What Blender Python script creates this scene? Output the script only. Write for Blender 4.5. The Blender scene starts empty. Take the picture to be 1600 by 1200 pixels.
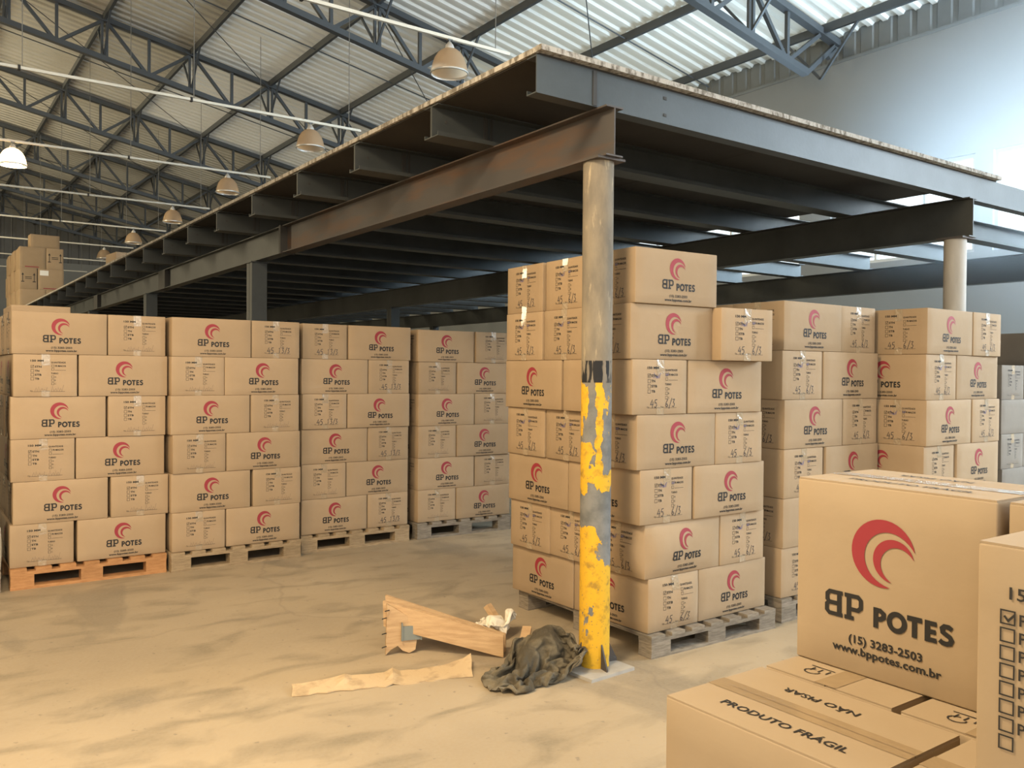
import bpy, bmesh, math, random
import numpy as np
from mathutils import Vector, Matrix, noise as mnoise

random.seed(7)
S = bpy.context.scene
COL = S.collection
PI = math.pi

# ------------------------------------------------------------------ camera, sky, sun, large lights, exposure
YAW, PITCH, ROLL, CAMH, FPX = math.radians(35.53), math.radians(-.749), math.radians(.452), 1.491, 1337.7
fw = Vector((math.sin(YAW) * math.cos(PITCH), math.cos(YAW) * math.cos(PITCH), math.sin(PITCH)))
rt = Vector((math.cos(YAW), -math.sin(YAW), 0))
up = rt.cross(fw)
rt, up = rt * math.cos(ROLL) + up * math.sin(ROLL), -rt * math.sin(ROLL) + up * math.cos(ROLL)
cam = bpy.data.cameras.new('camera')
cam.sensor_width = 36
cam.lens = FPX / 1600 * 36
cam.clip_start = .05
cam.clip_end = 300
camo = bpy.data.objects.new('camera', cam)
camo.matrix_world = Matrix(((rt.x, up.x, -fw.x, 0), (rt.y, up.y, -fw.y, 0), (rt.z, up.z, -fw.z, CAMH), (0, 0, 0, 1)))
COL.objects.link(camo)
S.camera = camo

W = bpy.data.worlds.new('world')
S.world = W
W.use_nodes = True
bg = W.node_tree.nodes['Background']
bg.inputs[0].default_value = (.95, .96, .90, 1)
bg.inputs[1].default_value = 2.2

def light(name, kind, loc, energy, color, size=None, size_y=None, aim=None):
    d = bpy.data.lights.new(name, kind)
    d.energy = energy
    d.color = color
    if kind == 'AREA':
        d.shape = 'RECTANGLE'
        d.size = size
        d.size_y = size_y or size
    o = bpy.data.objects.new(name, d)
    o.location = loc
    if aim is not None:
        o.rotation_euler = Vector(aim).to_track_quat('-Z', 'Y').to_euler()
    COL.objects.link(o)
    return o

sun = light('sun', 'SUN', (30, -8, 15), 5.0, (1.0, .97, .92), aim=(-.62, .16, -.76))
sun.data.angle = math.radians(1.2)
light('daylight_at_the_door', 'AREA', (2.0, -6.5, 3.6), 300, (1.0, .96, .89), 9, 5, (0.12, 1, -.08))
light('high_bay_lamps_left', 'AREA', (-3.6, 2.6, 4.8), 430, (1.0, .73, .40), 3.0, 6.0, (.72, .62, -.50))
light('high_bay_lamp_overhead', 'AREA', (.1, 2.2, 3.9), 235, (1.0, .80, .52), .7, .9, (.05, .08, -1))
light('high_bay_lamps_far_left', 'AREA', (-7.5, 22, 4.6), 1650, (1.0, .84, .55), 2.0, 9.0, (1, .1, .15))
light('window_glow', 'AREA', (11.9, 4.4, 3.85), 820, (.60, .82, 1.0), 9.0, 1.3, (-1, -.05, .12))
light('daylight_right_bay', 'AREA', (11.0, -.8, 4.2), 1750, (.68, .85, 1.0), 1.8, 2.2, (-.22, 1, -.14))  # added fill with no real source, brightens right wall and edge beam

S.view_settings.view_transform = 'Standard'
S.view_settings.look = 'None'
S.view_settings.gamma = 1
S.view_settings.use_curve_mapping = False
S.view_settings.exposure = 0.0

# ------------------------------------------------------------------ materials
def mat(name, base=(.5, .5, .5), rough=.7, metal=0, var=0, nscale=8, dark=None, amt=.5, bump=0, bscale=40, coat=0,
        detail=6, stretch=None, lo=.35, hi=.65, randval=0, emit=None, emis=0, spec=.4):
    m = bpy.data.materials.new(name)
    m.use_nodes = True
    nt = m.node_tree
    b = nt.nodes['Principled BSDF']
    N, L = nt.nodes.new, nt.links.new
    b.inputs['Roughness'].default_value = rough
    b.inputs['Metallic'].default_value = metal
    b.inputs['Specular IOR Level'].default_value = spec
    b.inputs['Coat Weight'].default_value = coat
    b.inputs['Base Color'].default_value = (*base, 1)
    tc = N('ShaderNodeTexCoord')
    vec = tc.outputs['Object']
    if stretch:
        mp = N('ShaderNodeMapping')
        mp.inputs['Scale'].default_value = stretch
        L(vec, mp.inputs['Vector'])
        vec = mp.outputs['Vector']
    out = None
    if dark is not None:
        n = N('ShaderNodeTexNoise')
        n.inputs['Scale'].default_value = nscale
        n.inputs['Detail'].default_value = detail
        n.inputs['Roughness'].default_value = .6
        L(vec, n.inputs['Vector'])
        r = N('ShaderNodeMapRange')
        r.inputs['From Min'].default_value = lo
        r.inputs['From Max'].default_value = hi
        r.inputs['To Max'].default_value = amt
        L(n.outputs['Fac'], r.inputs['Value'])
        mx = N('ShaderNodeMix')
        mx.data_type = 'RGBA'
        mx.inputs['A'].default_value = (*base, 1)
        mx.inputs['B'].default_value = (*dark, 1)
        L(r.outputs['Result'], mx.inputs['Factor'])
        out = mx.outputs['Result']
    if randval:
        oi = N('ShaderNodeObjectInfo')
        r = N('ShaderNodeMapRange')
        r.inputs['To Min'].default_value = 1 - randval
        r.inputs['To Max'].default_value = 1 + randval
        L(oi.outputs['Random'], r.inputs['Value'])
        hs = N('ShaderNodeHueSaturation')
        L(r.outputs['Result'], hs.inputs['Value'])
        if out is None:
            hs.inputs['Color'].default_value = (*base, 1)
        else:
            L(out, hs.inputs['Color'])
        out = hs.outputs['Color']
    if out is not None:
        L(out, b.inputs['Base Color'])
    if bump:
        n = N('ShaderNodeTexNoise')
        n.inputs['Scale'].default_value = bscale
        n.inputs['Detail'].default_value = 4
        L(vec, n.inputs['Vector'])
        bp = N('ShaderNodeBump')
        bp.inputs['Strength'].default_value = bump
        bp.inputs['Distance'].default_value = .01
        L(n.outputs['Fac'], bp.inputs['Height'])
        L(bp.outputs['Normal'], b.inputs['Normal'])
    if emis:
        b.inputs['Emission Color'].default_value = (*emit, 1)
        b.inputs['Emission Strength'].default_value = emis
    return m

M = {}
M['card'] = mat('cardboard', (.335, .240, .148), .78, dark=(.29, .204, .121), nscale=3, amt=.6, bump=.12, bscale=18, randval=.07, spec=.25)
M['card_grey'] = mat('dusty_cardboard', (.17, .145, .118), .85, dark=(.14, .118, .095), nscale=3, amt=.6, bump=.1, bscale=18, randval=.07)  # cardboard darkened and greyed, shade of the right edge stack in its colour
M['card_big'] = mat('cardboard_big', (.315, .240, .158), .75, dark=(.285, .213, .136), nscale=4, amt=.5, bump=.08, bscale=25, randval=.04, spec=.25)
M['tape'] = mat('packing_tape', (.33, .25, .16), .16, spec=.7, coat=.5, bump=.9, bscale=38)
M['tape_brown'] = mat('worn_packing_tape', (.27, .195, .115), .25, spec=.6, coat=.3, bump=.2, bscale=30)
M['red'] = mat('red_print', (.25, .024, .034), .65)
M['black'] = mat('black_print', (.014, .013, .013), .7)
M['form'] = mat('form_print', (.020, .018, .017), .75)
M['pencil'] = mat('pencil', (.20, .14, .095), .7)
M['pen'] = mat('pen_ink', (.03, .028, .035), .6)
M['blue'] = mat('blue_ink', (.05, .06, .20), .6)
M['paper'] = mat('paper_label', (.75, .73, .68), .7)
M['pallet_grey'] = mat('weathered_pallet_wood', (.25, .21, .16), .85, dark=(.125, .10, .075), nscale=5, amt=.9, stretch=(3, 3, 18), bump=.3, randval=.15)
M['pallet_tan'] = mat('pale_pallet_wood', (.34, .25, .15), .82, dark=(.20, .14, .08), nscale=5, amt=.8, stretch=(3, 3, 14), bump=.3, randval=.12)
M['pallet_orange'] = mat('orange_pallet_wood', (.43, .22, .09), .8, dark=(.28, .13, .05), nscale=5, amt=.8, stretch=(3, 3, 14), bump=.3, randval=.10)
M['plank'] = mat('raw_pine_plank', (.52, .35, .19), .8, dark=(.36, .22, .11), nscale=3, amt=.8, stretch=(2, 2, 16), bump=.3)
M['steel'] = mat('grey_painted_steel', (.052, .056, .055), .5, metal=.2, dark=(.030, .033, .032), nscale=2.2, amt=.8, bump=.06)
M['beam'] = mat('pale_blue_grey_steel', (.048, .056, .060), .50, metal=.15, dark=(.032, .038, .040), nscale=2.0, amt=.8, bump=.05)
M['rust'] = mat('rust_bloomed_steel', (.062, .055, .052), .65, metal=.1, dark=(.115, .052, .020), nscale=2.6, amt=.7, stretch=(1, .5, 2.5), lo=.48, hi=.72, bump=.08)
M['weld'] = mat('dark_weld', (.03, .028, .026), .7)
M['truss'] = mat('roof_truss_paint', (.070, .078, .085), .45, metal=.2, randval=.06)
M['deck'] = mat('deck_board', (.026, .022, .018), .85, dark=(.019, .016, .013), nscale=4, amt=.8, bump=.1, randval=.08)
M['deck_edge'] = mat('deck_edge', (.36, .34, .31), .9, dark=(.10, .085, .065), nscale=16, amt=.9, stretch=(2, 2, 1), lo=.45, hi=.62, bump=.3)
M['sheet'] = mat('galvanised_sheet', (.60, .60, .57), .45, metal=.3, dark=(.50, .50, .47), nscale=1.2, amt=.7)
M['wall'] = mat('pale_wall_paint', (.238, .250, .250), .72, dark=(.212, .224, .222), nscale=.5, amt=.8, bump=.04)
M['siding'] = mat('siding_sheet', (.21, .23, .235), .55, metal=.2, dark=(.16, .175, .18), nscale=1, amt=.8)
M['siding_dark'] = mat('far_siding_sheet', (.20, .20, .19), .6, dark=(.15, .15, .145), nscale=1, amt=.8)
M['wall_dark'] = mat('far_wall_paint', (.32, .33, .32), .8, dark=(.27, .28, .27), nscale=.4, amt=.8)
M['frame'] = mat('window_frame_metal', (.45, .48, .50), .4, metal=.5)
M['conduit'] = mat('cream_conduit', (.66, .63, .54), .45)
M['wire'] = mat('hanging_wire', (.20, .20, .19), .5, metal=.5)
M['lampcap'] = mat('lamp_cap', (.62, .60, .56), .35, metal=.4)
M['dirtycloth'] = mat('dirty_cloth', (.062, .050, .032), .95, dark=(.20, .165, .11), nscale=7, amt=.9, bump=.5, bscale=70, lo=.42, hi=.68)  # lighter mottling paints brown fold highlights into the dirty cloth
M['whitecloth'] = mat('white_cloth', (.72, .66, .55), .9, dark=(.60, .52, .40), nscale=7, amt=.6, bump=.3, bscale=50)
M['torncard'] = mat('torn_cardboard', (.50, .365, .215), .85, dark=(.26, .18, .10), nscale=9, amt=.9, lo=.5, hi=.72, bump=.3)
M['zinc'] = mat('grey_metal_bracket', (.22, .24, .22), .5, metal=.4)
M['wrap'] = mat('stretch_wrap', (.42, .37, .28), .25, coat=.3, bump=.5, bscale=12)

def nodes_of(m):
    return m.node_tree, m.node_tree.nodes.new, m.node_tree.links.new

def floor_material():
    m = mat('concrete_floor', (.36, .30, .225), .62, spec=.35)
    nt, N, L = nodes_of(m)
    b = nt.nodes['Principled BSDF']
    tc = N('ShaderNodeTexCoord')
    def noise(scale, detail, stretch=(1, 1, 1), dist=0):
        mp = N('ShaderNodeMapping'); mp.inputs['Scale'].default_value = stretch
        mp.inputs['Rotation'].default_value = (0, 0, .6)
        L(tc.outputs['Object'], mp.inputs['Vector'])
        n = N('ShaderNodeTexNoise'); n.inputs['Scale'].default_value = scale; n.inputs['Detail'].default_value = detail
        n.inputs['Distortion'].default_value = dist
        L(mp.outputs['Vector'], n.inputs['Vector']); return n.outputs['Fac']
    def rng(v, a, c, lo=0., hi=1.):
        r = N('ShaderNodeMapRange'); r.inputs['From Min'].default_value = a; r.inputs['From Max'].default_value = c
        r.inputs['To Min'].default_value = lo; r.inputs['To Max'].default_value = hi
        L(v, r.inputs['Value']); return r.outputs['Result']
    def mix(f, a, c):
        x = N('ShaderNodeMix'); x.data_type = 'RGBA'
        L(f, x.inputs['Factor'])
        for s, v in (('A', a), ('B', c)):
            if isinstance(v, tuple): x.inputs[s].default_value = (*v, 1)
            else: L(v, x.inputs[s])
        return x.outputs['Result']
    c = mix(rng(noise(.55, 8), .35, .65), (.42, .325, .21), (.30, .235, .158))
    c = mix(rng(noise(2.2, 9, (1, 2.2, 1), .6), .50, .68, 0, .75), c, (.20, .16, .105))
    c = mix(rng(noise(1.1, 7, (1, .45, 1), 1.2), .58, .64, 0, .55), c, (.19, .155, .11))
    c = mix(rng(noise(26, 3), .66, .74, 0, .7), c, (.16, .13, .10))
    c = mix(rng(noise(60, 4), .3, .7, 0, .25), c, (.38, .32, .24))
    vo = N('ShaderNodeTexVoronoi'); vo.feature = 'DISTANCE_TO_EDGE'; vo.inputs['Scale'].default_value = .33
    mp = N('ShaderNodeMapping'); L(tc.outputs['Object'], mp.inputs['Vector'])
    nz = N('ShaderNodeTexNoise'); nz.inputs['Scale'].default_value = 1.5; nz.inputs['Detail'].default_value = 6
    L(tc.outputs['Object'], nz.inputs['Vector'])
    ad = N('ShaderNodeVectorMath'); ad.operation = 'MULTIPLY_ADD'; ad.inputs[1].default_value = (.5, .5, .5)
    L(nz.outputs['Color'], ad.inputs[0]); L(mp.outputs['Vector'], ad.inputs[2]); L(ad.outputs[0], vo.inputs['Vector'])
    c = mix(rng(vo.outputs['Distance'], 0, .006, .25, 0), c, (.15, .12, .09))
    L(c, b.inputs['Base Color'])
    r = rng(noise(1.3, 6), .3, .7, .42, .75)
    L(r, b.inputs['Roughness'])
    bp = N('ShaderNodeBump'); bp.inputs['Strength'].default_value = .15; bp.inputs['Distance'].default_value = .01
    L(noise(30, 6), bp.inputs['Height']); L(bp.outputs['Normal'], b.inputs['Normal'])
    return m
M['floor'] = floor_material()

def pillar_material():
    m = mat('peeling_yellow_pillar', (.34, .31, .26), .82, spec=.25)
    nt, N, L = nodes_of(m)
    b = nt.nodes['Principled BSDF']
    tc = N('ShaderNodeTexCoord')
    sp = N('ShaderNodeSeparateXYZ'); L(tc.outputs['Object'], sp.inputs[0])
    def noise(scale, detail, stretch=(1, 1, 1), rough=.6):
        mp = N('ShaderNodeMapping'); mp.inputs['Scale'].default_value = stretch
        L(tc.outputs['Object'], mp.inputs['Vector'])
        n = N('ShaderNodeTexNoise'); n.inputs['Scale'].default_value = scale; n.inputs['Detail'].default_value = detail
        n.inputs['Roughness'].default_value = rough
        L(mp.outputs['Vector'], n.inputs['Vector']); return n.outputs['Fac']
    def rng(v, a, c, lo=0., hi=1.):
        r = N('ShaderNodeMapRange'); r.inputs['From Min'].default_value = a; r.inputs['From Max'].default_value = c
        r.inputs['To Min'].default_value = lo; r.inputs['To Max'].default_value = hi
        L(v, r.inputs['Value']); return r.outputs['Result']
    def math_(op, a, c):
        x = N('ShaderNodeMath'); x.operation = op
        for i, v in enumerate((a, c)):
            if isinstance(v, (int, float)): x.inputs[i].default_value = v
            else: L(v, x.inputs[i])
        return x.outputs[0]
    def mix(f, a, c):
        x = N('ShaderNodeMix'); x.data_type = 'RGBA'
        L(f, x.inputs['Factor'])
        for s, v in (('A', a), ('B', c)):
            if isinstance(v, tuple): x.inputs[s].default_value = (*v, 1)
            else: L(v, x.inputs[s])
        return x.outputs['Result']
    z = sp.outputs['Z']
    bare = mix(rng(noise(7, 8, (1, 1, .35)), .35, .65), (.26, .215, .155), (.145, .125, .10))
    bare = mix(rng(noise(30, 4, (1, 1, .2)), .6, .72), bare, (.34, .28, .19))
    low = mix(rng(noise(9, 6), .4, .6), (.125, .125, .12), (.19, .185, .175))
    base = mix(rng(z, 1.35, 1.5), low, bare)
    yel = mix(rng(noise(22, 6), .52, .68), (.60, .345, .025), (.34, .20, .03))
    yel = mix(rng(noise(70, 3), .64, .7), yel, (.20, .15, .08))
    # mostly yellow at the foot, flaked off higher up, one long streak left below the tape
    def between(a, b_, w=.03): return math_('MULTIPLY', rng(z, a - w, a + w), rng(z, b_ - w, b_ + w, 1, 0))
    t_ = math_('ADD', math_('MULTIPLY', sp.outputs['X'], .814), math_('MULTIPLY', sp.outputs['Y'], -.581))
    wv = math_('MULTIPLY', math_('SUBTRACT', noise(12, 4, (1, 1, .8)), .5), .09)
    t_ = math_('ADD', t_, wv)
    band_ = math_('MINIMUM', rng(t_, -.016, -.004), rng(t_, .016, .028, 1, 0))
    left_ = rng(t_, -.06, -.04, 1, 0)
    thr = rng(z, .50, .56, .615, .385)
    for v in (math_('MULTIPLY', between(.98, 1.46), math_('MULTIPLY', math_('MAXIMUM', band_, math_('MULTIPLY', left_, .4)), .40)),
              math_('MULTIPLY', between(.90, .99), .26),
              math_('MULTIPLY', math_('MULTIPLY', between(.97, 1.12), rng(t_, -.005, .03, 1, 0)), .16),
              math_('MULTIPLY', math_('MULTIPLY', between(.50, .74), rng(t_, -.01, .04, 1, 0)), .22),
              math_('MULTIPLY', between(.40, .58), .08)):
        thr = math_('ADD', thr, v)
    f = math_('SUBTRACT', thr, noise(9, 8, (1.2, 1.2, .7), .6))
    f = rng(f, 0., .015)
    lim = rng(z, 1.45, 1.47, 1, 0)
    f = math_('MULTIPLY', f, lim)
    c = mix(f, base, yel)
    # torn black band of tape
    up_ = rng(z, 1.443, 1.447); dn = rng(z, 1.553, 1.557, 1, 0)
    tn = rng(noise(14, 3, (2.2, 2.2, .35)), .47, .50)
    fb = math_('MULTIPLY', math_('MULTIPLY', up_, dn), tn)
    c = mix(fb, c, (.018, .018, .02))
    L(c, b.inputs['Base Color'])
    bp = N('ShaderNodeBump'); bp.inputs['Strength'].default_value = .5; bp.inputs['Distance'].default_value = .004
    L(f, bp.inputs['Height']); L(bp.outputs['Normal'], b.inputs['Normal'])
    return m
M['pillar'] = pillar_material()
M['pillar_bare'] = mat('bare_steel_pillar', (.40, .37, .33), .6, dark=(.28, .26, .23), nscale=6, amt=.8, stretch=(1, 1, .3))

def translucent(name, col, tr, mixf, rough=.3):
    m = bpy.data.materials.new(name); m.use_nodes = True
    nt, N, L = nodes_of(m)
    b = nt.nodes['Principled BSDF']; b.inputs['Base Color'].default_value = (*col, 1); b.inputs['Roughness'].default_value = rough
    t = N('ShaderNodeBsdfTranslucent'); t.inputs['Color'].default_value = (*tr, 1)
    x = N('ShaderNodeMixShader'); x.inputs[0].default_value = mixf
    L(b.outputs[0], x.inputs[1]); L(t.outputs[0], x.inputs[2])
    L(x.outputs[0], nt.nodes['Material Output'].inputs[0]); return m
M['skylight'] = translucent('translucent_roof_sheet', (.62, .64, .62), (.72, .74, .64), .07, .4)
M['sheet_thin'] = translucent('weathered_thin_roof_sheet', (.60, .60, .57), (.70, .70, .64), .035, .45)  # translucency added to brighten the middle of the roof
M['bell'] = translucent('amber_acrylic_bell', (.60, .45, .30), (.85, .66, .46), .55, .15)

def pane_material():
    m = bpy.data.materials.new('window_glass'); m.use_nodes = True
    nt, N, L = nodes_of(m)
    t = N('ShaderNodeBsdfTransparent'); t.inputs['Color'].default_value = (.93, .97, 1, 1)
    g = N('ShaderNodeBsdfGlossy'); g.inputs['Roughness'].default_value = .05
    x = N('ShaderNodeMixShader'); x.inputs[0].default_value = .07
    L(t.outputs[0], x.inputs[1]); L(g.outputs[0], x.inputs[2])
    L(x.outputs[0], nt.nodes['Material Output'].inputs[0]); return m
M['pane'] = pane_material()
M['lit'] = mat('lit_lamp', (1, .9, .7), .4, emit=(1, .80, .50), emis=30)

# ------------------------------------------------------------------ helpers
class MB:
    """collects simple solids into one mesh"""
    def __init__(self):
        self.v, self.f = [], []
    def add(self, vs, fs):
        k = len(self.v)
        self.v += [tuple(p) for p in vs]
        self.f += [tuple(i + k for i in q) for q in fs]
        return self
    def box(self, x0, x1, y0, y1, z0, z1):
        vs = [(x, y, z) for x in (x0, x1) for y in (y0, y1) for z in (z0, z1)]
        return self.add(vs, [(0, 1, 3, 2), (4, 6, 7, 5), (0, 4, 5, 1), (2, 3, 7, 6), (0, 2, 6, 4), (1, 5, 7, 3)])
    def bar(self, a, b, w, h=None, upv=(0, 0, 1)):
        a, b = Vector(a), Vector(b)
        d = (b - a).normalized()
        s = d.cross(Vector(upv))
        if s.length < 1e-4: s = d.cross(Vector((1, 0, 0)))
        s.normalize(); u = s.cross(d)
        h = h or w
        vs = []
        for p in (a, b):
            for i, j in ((-1, -1), (1, -1), (1, 1), (-1, 1)):
                vs.append(p + s * i * w / 2 + u * j * h / 2)
        return self.add(vs, [(3, 2, 1, 0), (4, 5, 6, 7), (0, 1, 5, 4), (1, 2, 6, 5), (2, 3, 7, 6), (3, 0, 4, 7)])
    def tube(self, a, b, r, n=8, r2=None):
        a, b = Vector(a), Vector(b)
        d = (b - a).normalized()
        s = d.cross(Vector((0, 0, 1)))
        if s.length < 1e-4: s = Vector((1, 0, 0))
        s.normalize(); u = s.cross(d)
        r2 = r if r2 is None else r2
        vs = [p + (s * math.cos(2 * PI * i / n) + u * math.sin(2 * PI * i / n)) * q for p, q in ((a, r), (b, r2)) for i in range(n)]
        fs = [(i, (i + 1) % n, n + (i + 1) % n, n + i) for i in range(n)]
        fs += [tuple(range(n))[::-1], tuple(range(n, 2 * n))]
        return self.add(vs, fs)
    def lathe(self, prof, n=24, c=(0, 0)):
        vs = [(c[0] + r * math.cos(2 * PI * i / n), c[1] + r * math.sin(2 * PI * i / n), z) for r, z in prof for i in range(n)]
        fs = [(k * n + i, k * n + (i + 1) % n, (k + 1) * n + (i + 1) % n, (k + 1) * n + i) for k in range(len(prof) - 1) for i in range(n)]
        return self.add(vs, fs)
    def prism(self, prof, axis, a, b):
        """closed 2D profile extruded along axis ('x': profile is (y,z); 'y': (x,z))"""
        n = len(prof)
        put = (lambda t, p: (t, p[0], p[1])) if axis == 'x' else ((lambda t, p: (p[0], t, p[1])) if axis == 'y' else (lambda t, p: (p[0], p[1], t)))
        vs = [put(t, p) for t in (a, b) for p in prof]
        fs = [(i, (i + 1) % n, n + (i + 1) % n, n + i) for i in range(n)] + [tuple(range(n))[::-1], tuple(range(n, 2 * n))]
        return self.add(vs, fs)
    def mesh(self, name, m, smooth=False):
        me = bpy.data.meshes.new(name)
        me.from_pydata(self.v, [], self.f)
        bm = bmesh.new(); bm.from_mesh(me)
        bmesh.ops.recalc_face_normals(bm, faces=bm.faces)
        bm.to_mesh(me); bm.free()
        if m is not None: me.materials.append(m)
        if smooth:
            me.polygons.foreach_set('use_smooth', [True] * len(me.polygons))
            me.set_sharp_from_angle(angle=math.radians(38))
        me.update()
        return me
    def build(self, name, m, parent=None, smooth=False):
        return link(name, self.mesh(name, m, smooth), parent)

def link(name, me, parent=None, loc=None, rot=None):
    o = bpy.data.objects.new(name, me)
    COL.objects.link(o)
    if parent: o.parent = parent
    if loc: o.location = loc
    if rot: o.rotation_euler = rot
    return o
def tag(o, label=None, cat=None, group=None, kind=None):
    for k, v in (('label', label), ('category', cat), ('group', group), ('kind', kind)):
        if v: o[k] = v
    return o
PRINTED = ('lettering', 'checklist', 'logo_mark', 'handwriting', 'handling_arrows', 'handling_mark')
def root(name, loc, label, cat, group=None, rz=0):
    o = link(name, None, None, loc, (0, 0, rz))
    o.empty_display_size = .1
    return tag(o, label, cat, group)
ORD = ['first', 'second', 'third', 'fourth', 'fifth', 'sixth', 'seventh', 'eighth', 'ninth', 'tenth', 'eleventh', 'twelfth']

# flat print: everything is 2D (u right, v up) first
class Print:
    def __init__(self): self.v, self.f = [], []
    def add(self, vs, fs):
        k = len(self.v); self.v += vs; self.f += [tuple(i + k for i in q) for q in fs]; return self
    def ribbon(self, pts, w, closed=False):
        pts = [Vector(p) for p in pts]; n = len(pts); out = []
        for i, p in enumerate(pts):
            a = pts[i - 1] if (i > 0 or closed) else None
            c = pts[(i + 1) % n] if (i < n - 1 or closed) else None
            d0 = (p - a).normalized() if a is not None else None
            d1 = (c - p).normalized() if c is not None else None
            d0 = d0 or d1; d1 = d1 or d0
            n0, n1 = Vector((-d0.y, d0.x)), Vector((-d1.y, d1.x))
            m = (n0 + n1)
            m = m.normalized() if m.length > 1e-4 else n0
            k = w / 2 / max(.5, m.dot(n0))
            out += [tuple(p + m * k), tuple(p - m * k)]
        q = n if closed else n - 1
        return self.add(out, [(2 * i, 2 * i + 1, (2 * i + 3) % (2 * n), (2 * i + 2) % (2 * n)) for i in range(q)])
    def merge(self, other, sx=1, dx=0, dy=0, sy=None, rot=0):
        sy = sx if sy is None else sy
        c, s = math.cos(rot), math.sin(rot)
        return self.add([(c * x * sx - s * y * sy + dx, s * x * sx + c * y * sy + dy) for x, y in other.v], other.f)
    def square(self, u, v, s, w):
        h = s / 2
        return self.ribbon([(u - h, v - h), (u + h, v - h), (u + h, v + h), (u - h, v + h)], w, True)

_tx = {}
def text(s, bold=0.0):
    """unit-cap text, origin at its lower left corner -> (Print, width)"""
    if (s, bold) in _tx: return _tx[(s, bold)]
    cu = bpy.data.curves.new('lettering', 'FONT'); cu.body = s; cu.size = 1; cu.resolution_u = 2; cu.offset = bold
    o = bpy.data.objects.new('lettering', cu); COL.objects.link(o)
    dg = bpy.context.evaluated_depsgraph_get(); dg.update()
    me = bpy.data.meshes.new_from_object(o.evaluated_get(dg))
    p = Print(); p.v = [(v.co.x, v.co.y) for v in me.vertices]; p.f = [tuple(q.vertices) for q in me.polygons]
    bpy.data.objects.remove(o); bpy.data.curves.remove(cu); bpy.data.meshes.remove(me)
    x0 = min(v[0] for v in p.v); x1 = max(v[0] for v in p.v)
    k = 1 / .70
    p.v = [((x - x0) * k, y * k) for x, y in p.v]
    _tx[(s, bold)] = (p, (x1 - x0) * k)
    return _tx[(s, bold)]
def put_text(P, s, u, v, cap, bold=0., width=None, align='l'):
    t, w = text(s, bold)
    sx = (width / w) if width else cap
    if align == 'c': u -= w * sx / 2
    P.merge(t, sx, u, v, cap)
    return P

def crescent(P, cu, cv, r, a0, a1, th, n=30):
    vs = []
    for i in range(n + 1):
        s = i / n; a = math.radians(a0 + (a1 - a0) * s)
        t = th * math.sin(PI * s) ** .85
        vs += [(cu + r * math.cos(a), cv + r * math.sin(a)), (cu + r * (1 - t) * math.cos(a), cv + r * (1 - t) * math.sin(a))]
    return P.add(vs, [(2 * i, 2 * i + 1, 2 * i + 3, 2 * i + 2) for i in range(n)])
def swirl():
    """the two red crescents, in a unit circle"""
    P = Print()
    crescent(P, 0, 0, 1.0, 10, 284, .46)
    crescent(P, .335, -.175, .635, 12, 266, .44)
    return P
def bp_mark():
    P = Print(); w = .105
    P.ribbon([(.475, .60), (.13, .60), (.06, .53), (.06, .39), (.12, .33), (.36, .33)], w)
    P.ribbon([(.36, .325), (.11, .325), (.05, .26), (.05, .12), (.12, .053), (.475, .053)], w)
    P.ribbon([(.385, .053), (.385, .60)], .12)
    P.ribbon([(.525, .60), (.88, .60), (.95, .53), (.95, .34), (.88, .27), (.66, .27)], w)
    P.ribbon([(.64, .053), (.64, .60)], .12)
    P.ribbon([(.525, .053), (.77, .053)], w)
    return P                                                    # 1.0 wide, .65 high
def potes():
    P = Print(); w = .25; x = 0
    P.ribbon([(x + .125, 0), (x + .125, 1)], w); P.ribbon([(x + .1, .88), (x + .36, .88), (x + .53, .76), (x + .53, .58), (x + .36, .46), (x + .1, .46)], w * .92)
    x += .76
    P.ribbon([(x + .44 + .38 * math.cos(2 * PI * i / 24), .5 + .40 * math.sin(2 * PI * i / 24)) for i in range(24)], w, True)
    x += .95
    P.ribbon([(x, .88), (x + .72, .88)], w); P.ribbon([(x + .36, 0), (x + .36, .9)], w)
    x += .85
    P.ribbon([(x + .125, 0), (x + .125, 1)], w)
    for v in (.12, .5, .88): P.ribbon([(x + .1, v), (x + (.56 if v != .5 else .52), v)], w * .9)
    x += .68
    P.ribbon([(x + .58, .80), (x + .44, .89), (x + .24, .89), (x + .13, .78), (x + .16, .62), (x + .32, .53), (x + .48, .45), (x + .56, .32), (x + .50, .16), (x + .34, .10), (x + .14, .13), (x + .02, .22)], w * .9)
    return P, x + .62
SW, BP, (PO, POW) = swirl(), bp_mark(), potes()

DIG = {'4': [[(.32, 1), (.02, .38), (.5, .42)], [(.42, .75), (.34, -.05)]],
       '5': [[(.5, 1), (.16, .96), (.1, .58), (.36, .6), (.44, .3), (.26, .02), (.02, .12)]],
       '6': [[(.42, 1), (.1, .5), (.06, .12), (.28, 0), (.42, .2), (.26, .42), (.08, .28)]],
       '3': [[(.06, .95), (.4, .98), (.2, .58), (.42, .38), (.28, .02), (.0, .1)]],
       '1': [[(.05, .8), (.22, 1), (.14, 0)]],
       '2': [[(.05, .8), (.22, 1), (.4, .8), (.04, .04), (.45, .02)]],
       '/': [[(.5, 1.15), (.0, -.2)]]}
def pen_text(P, s, u, v, h, w=.003):
    for ch in s:
        if ch == ' ': u += h * .9; continue
        for st in DIG[ch]: P.ribbon([(u + a * h, v + b * h) for a, b in st], w)
        u += h * (.62 if ch != '/' else .55)
    return P
def scribble(P, u, v, L, h, seed, w=.0022):
    r = random.Random(seed); n = 9
    return P.ribbon([(u + L * i / n + r.uniform(-.3, .3) * L / n, v + (h if i % 2 else 0) * r.uniform(.3, 1.1)) for i in range(n + 1)], w)

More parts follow.
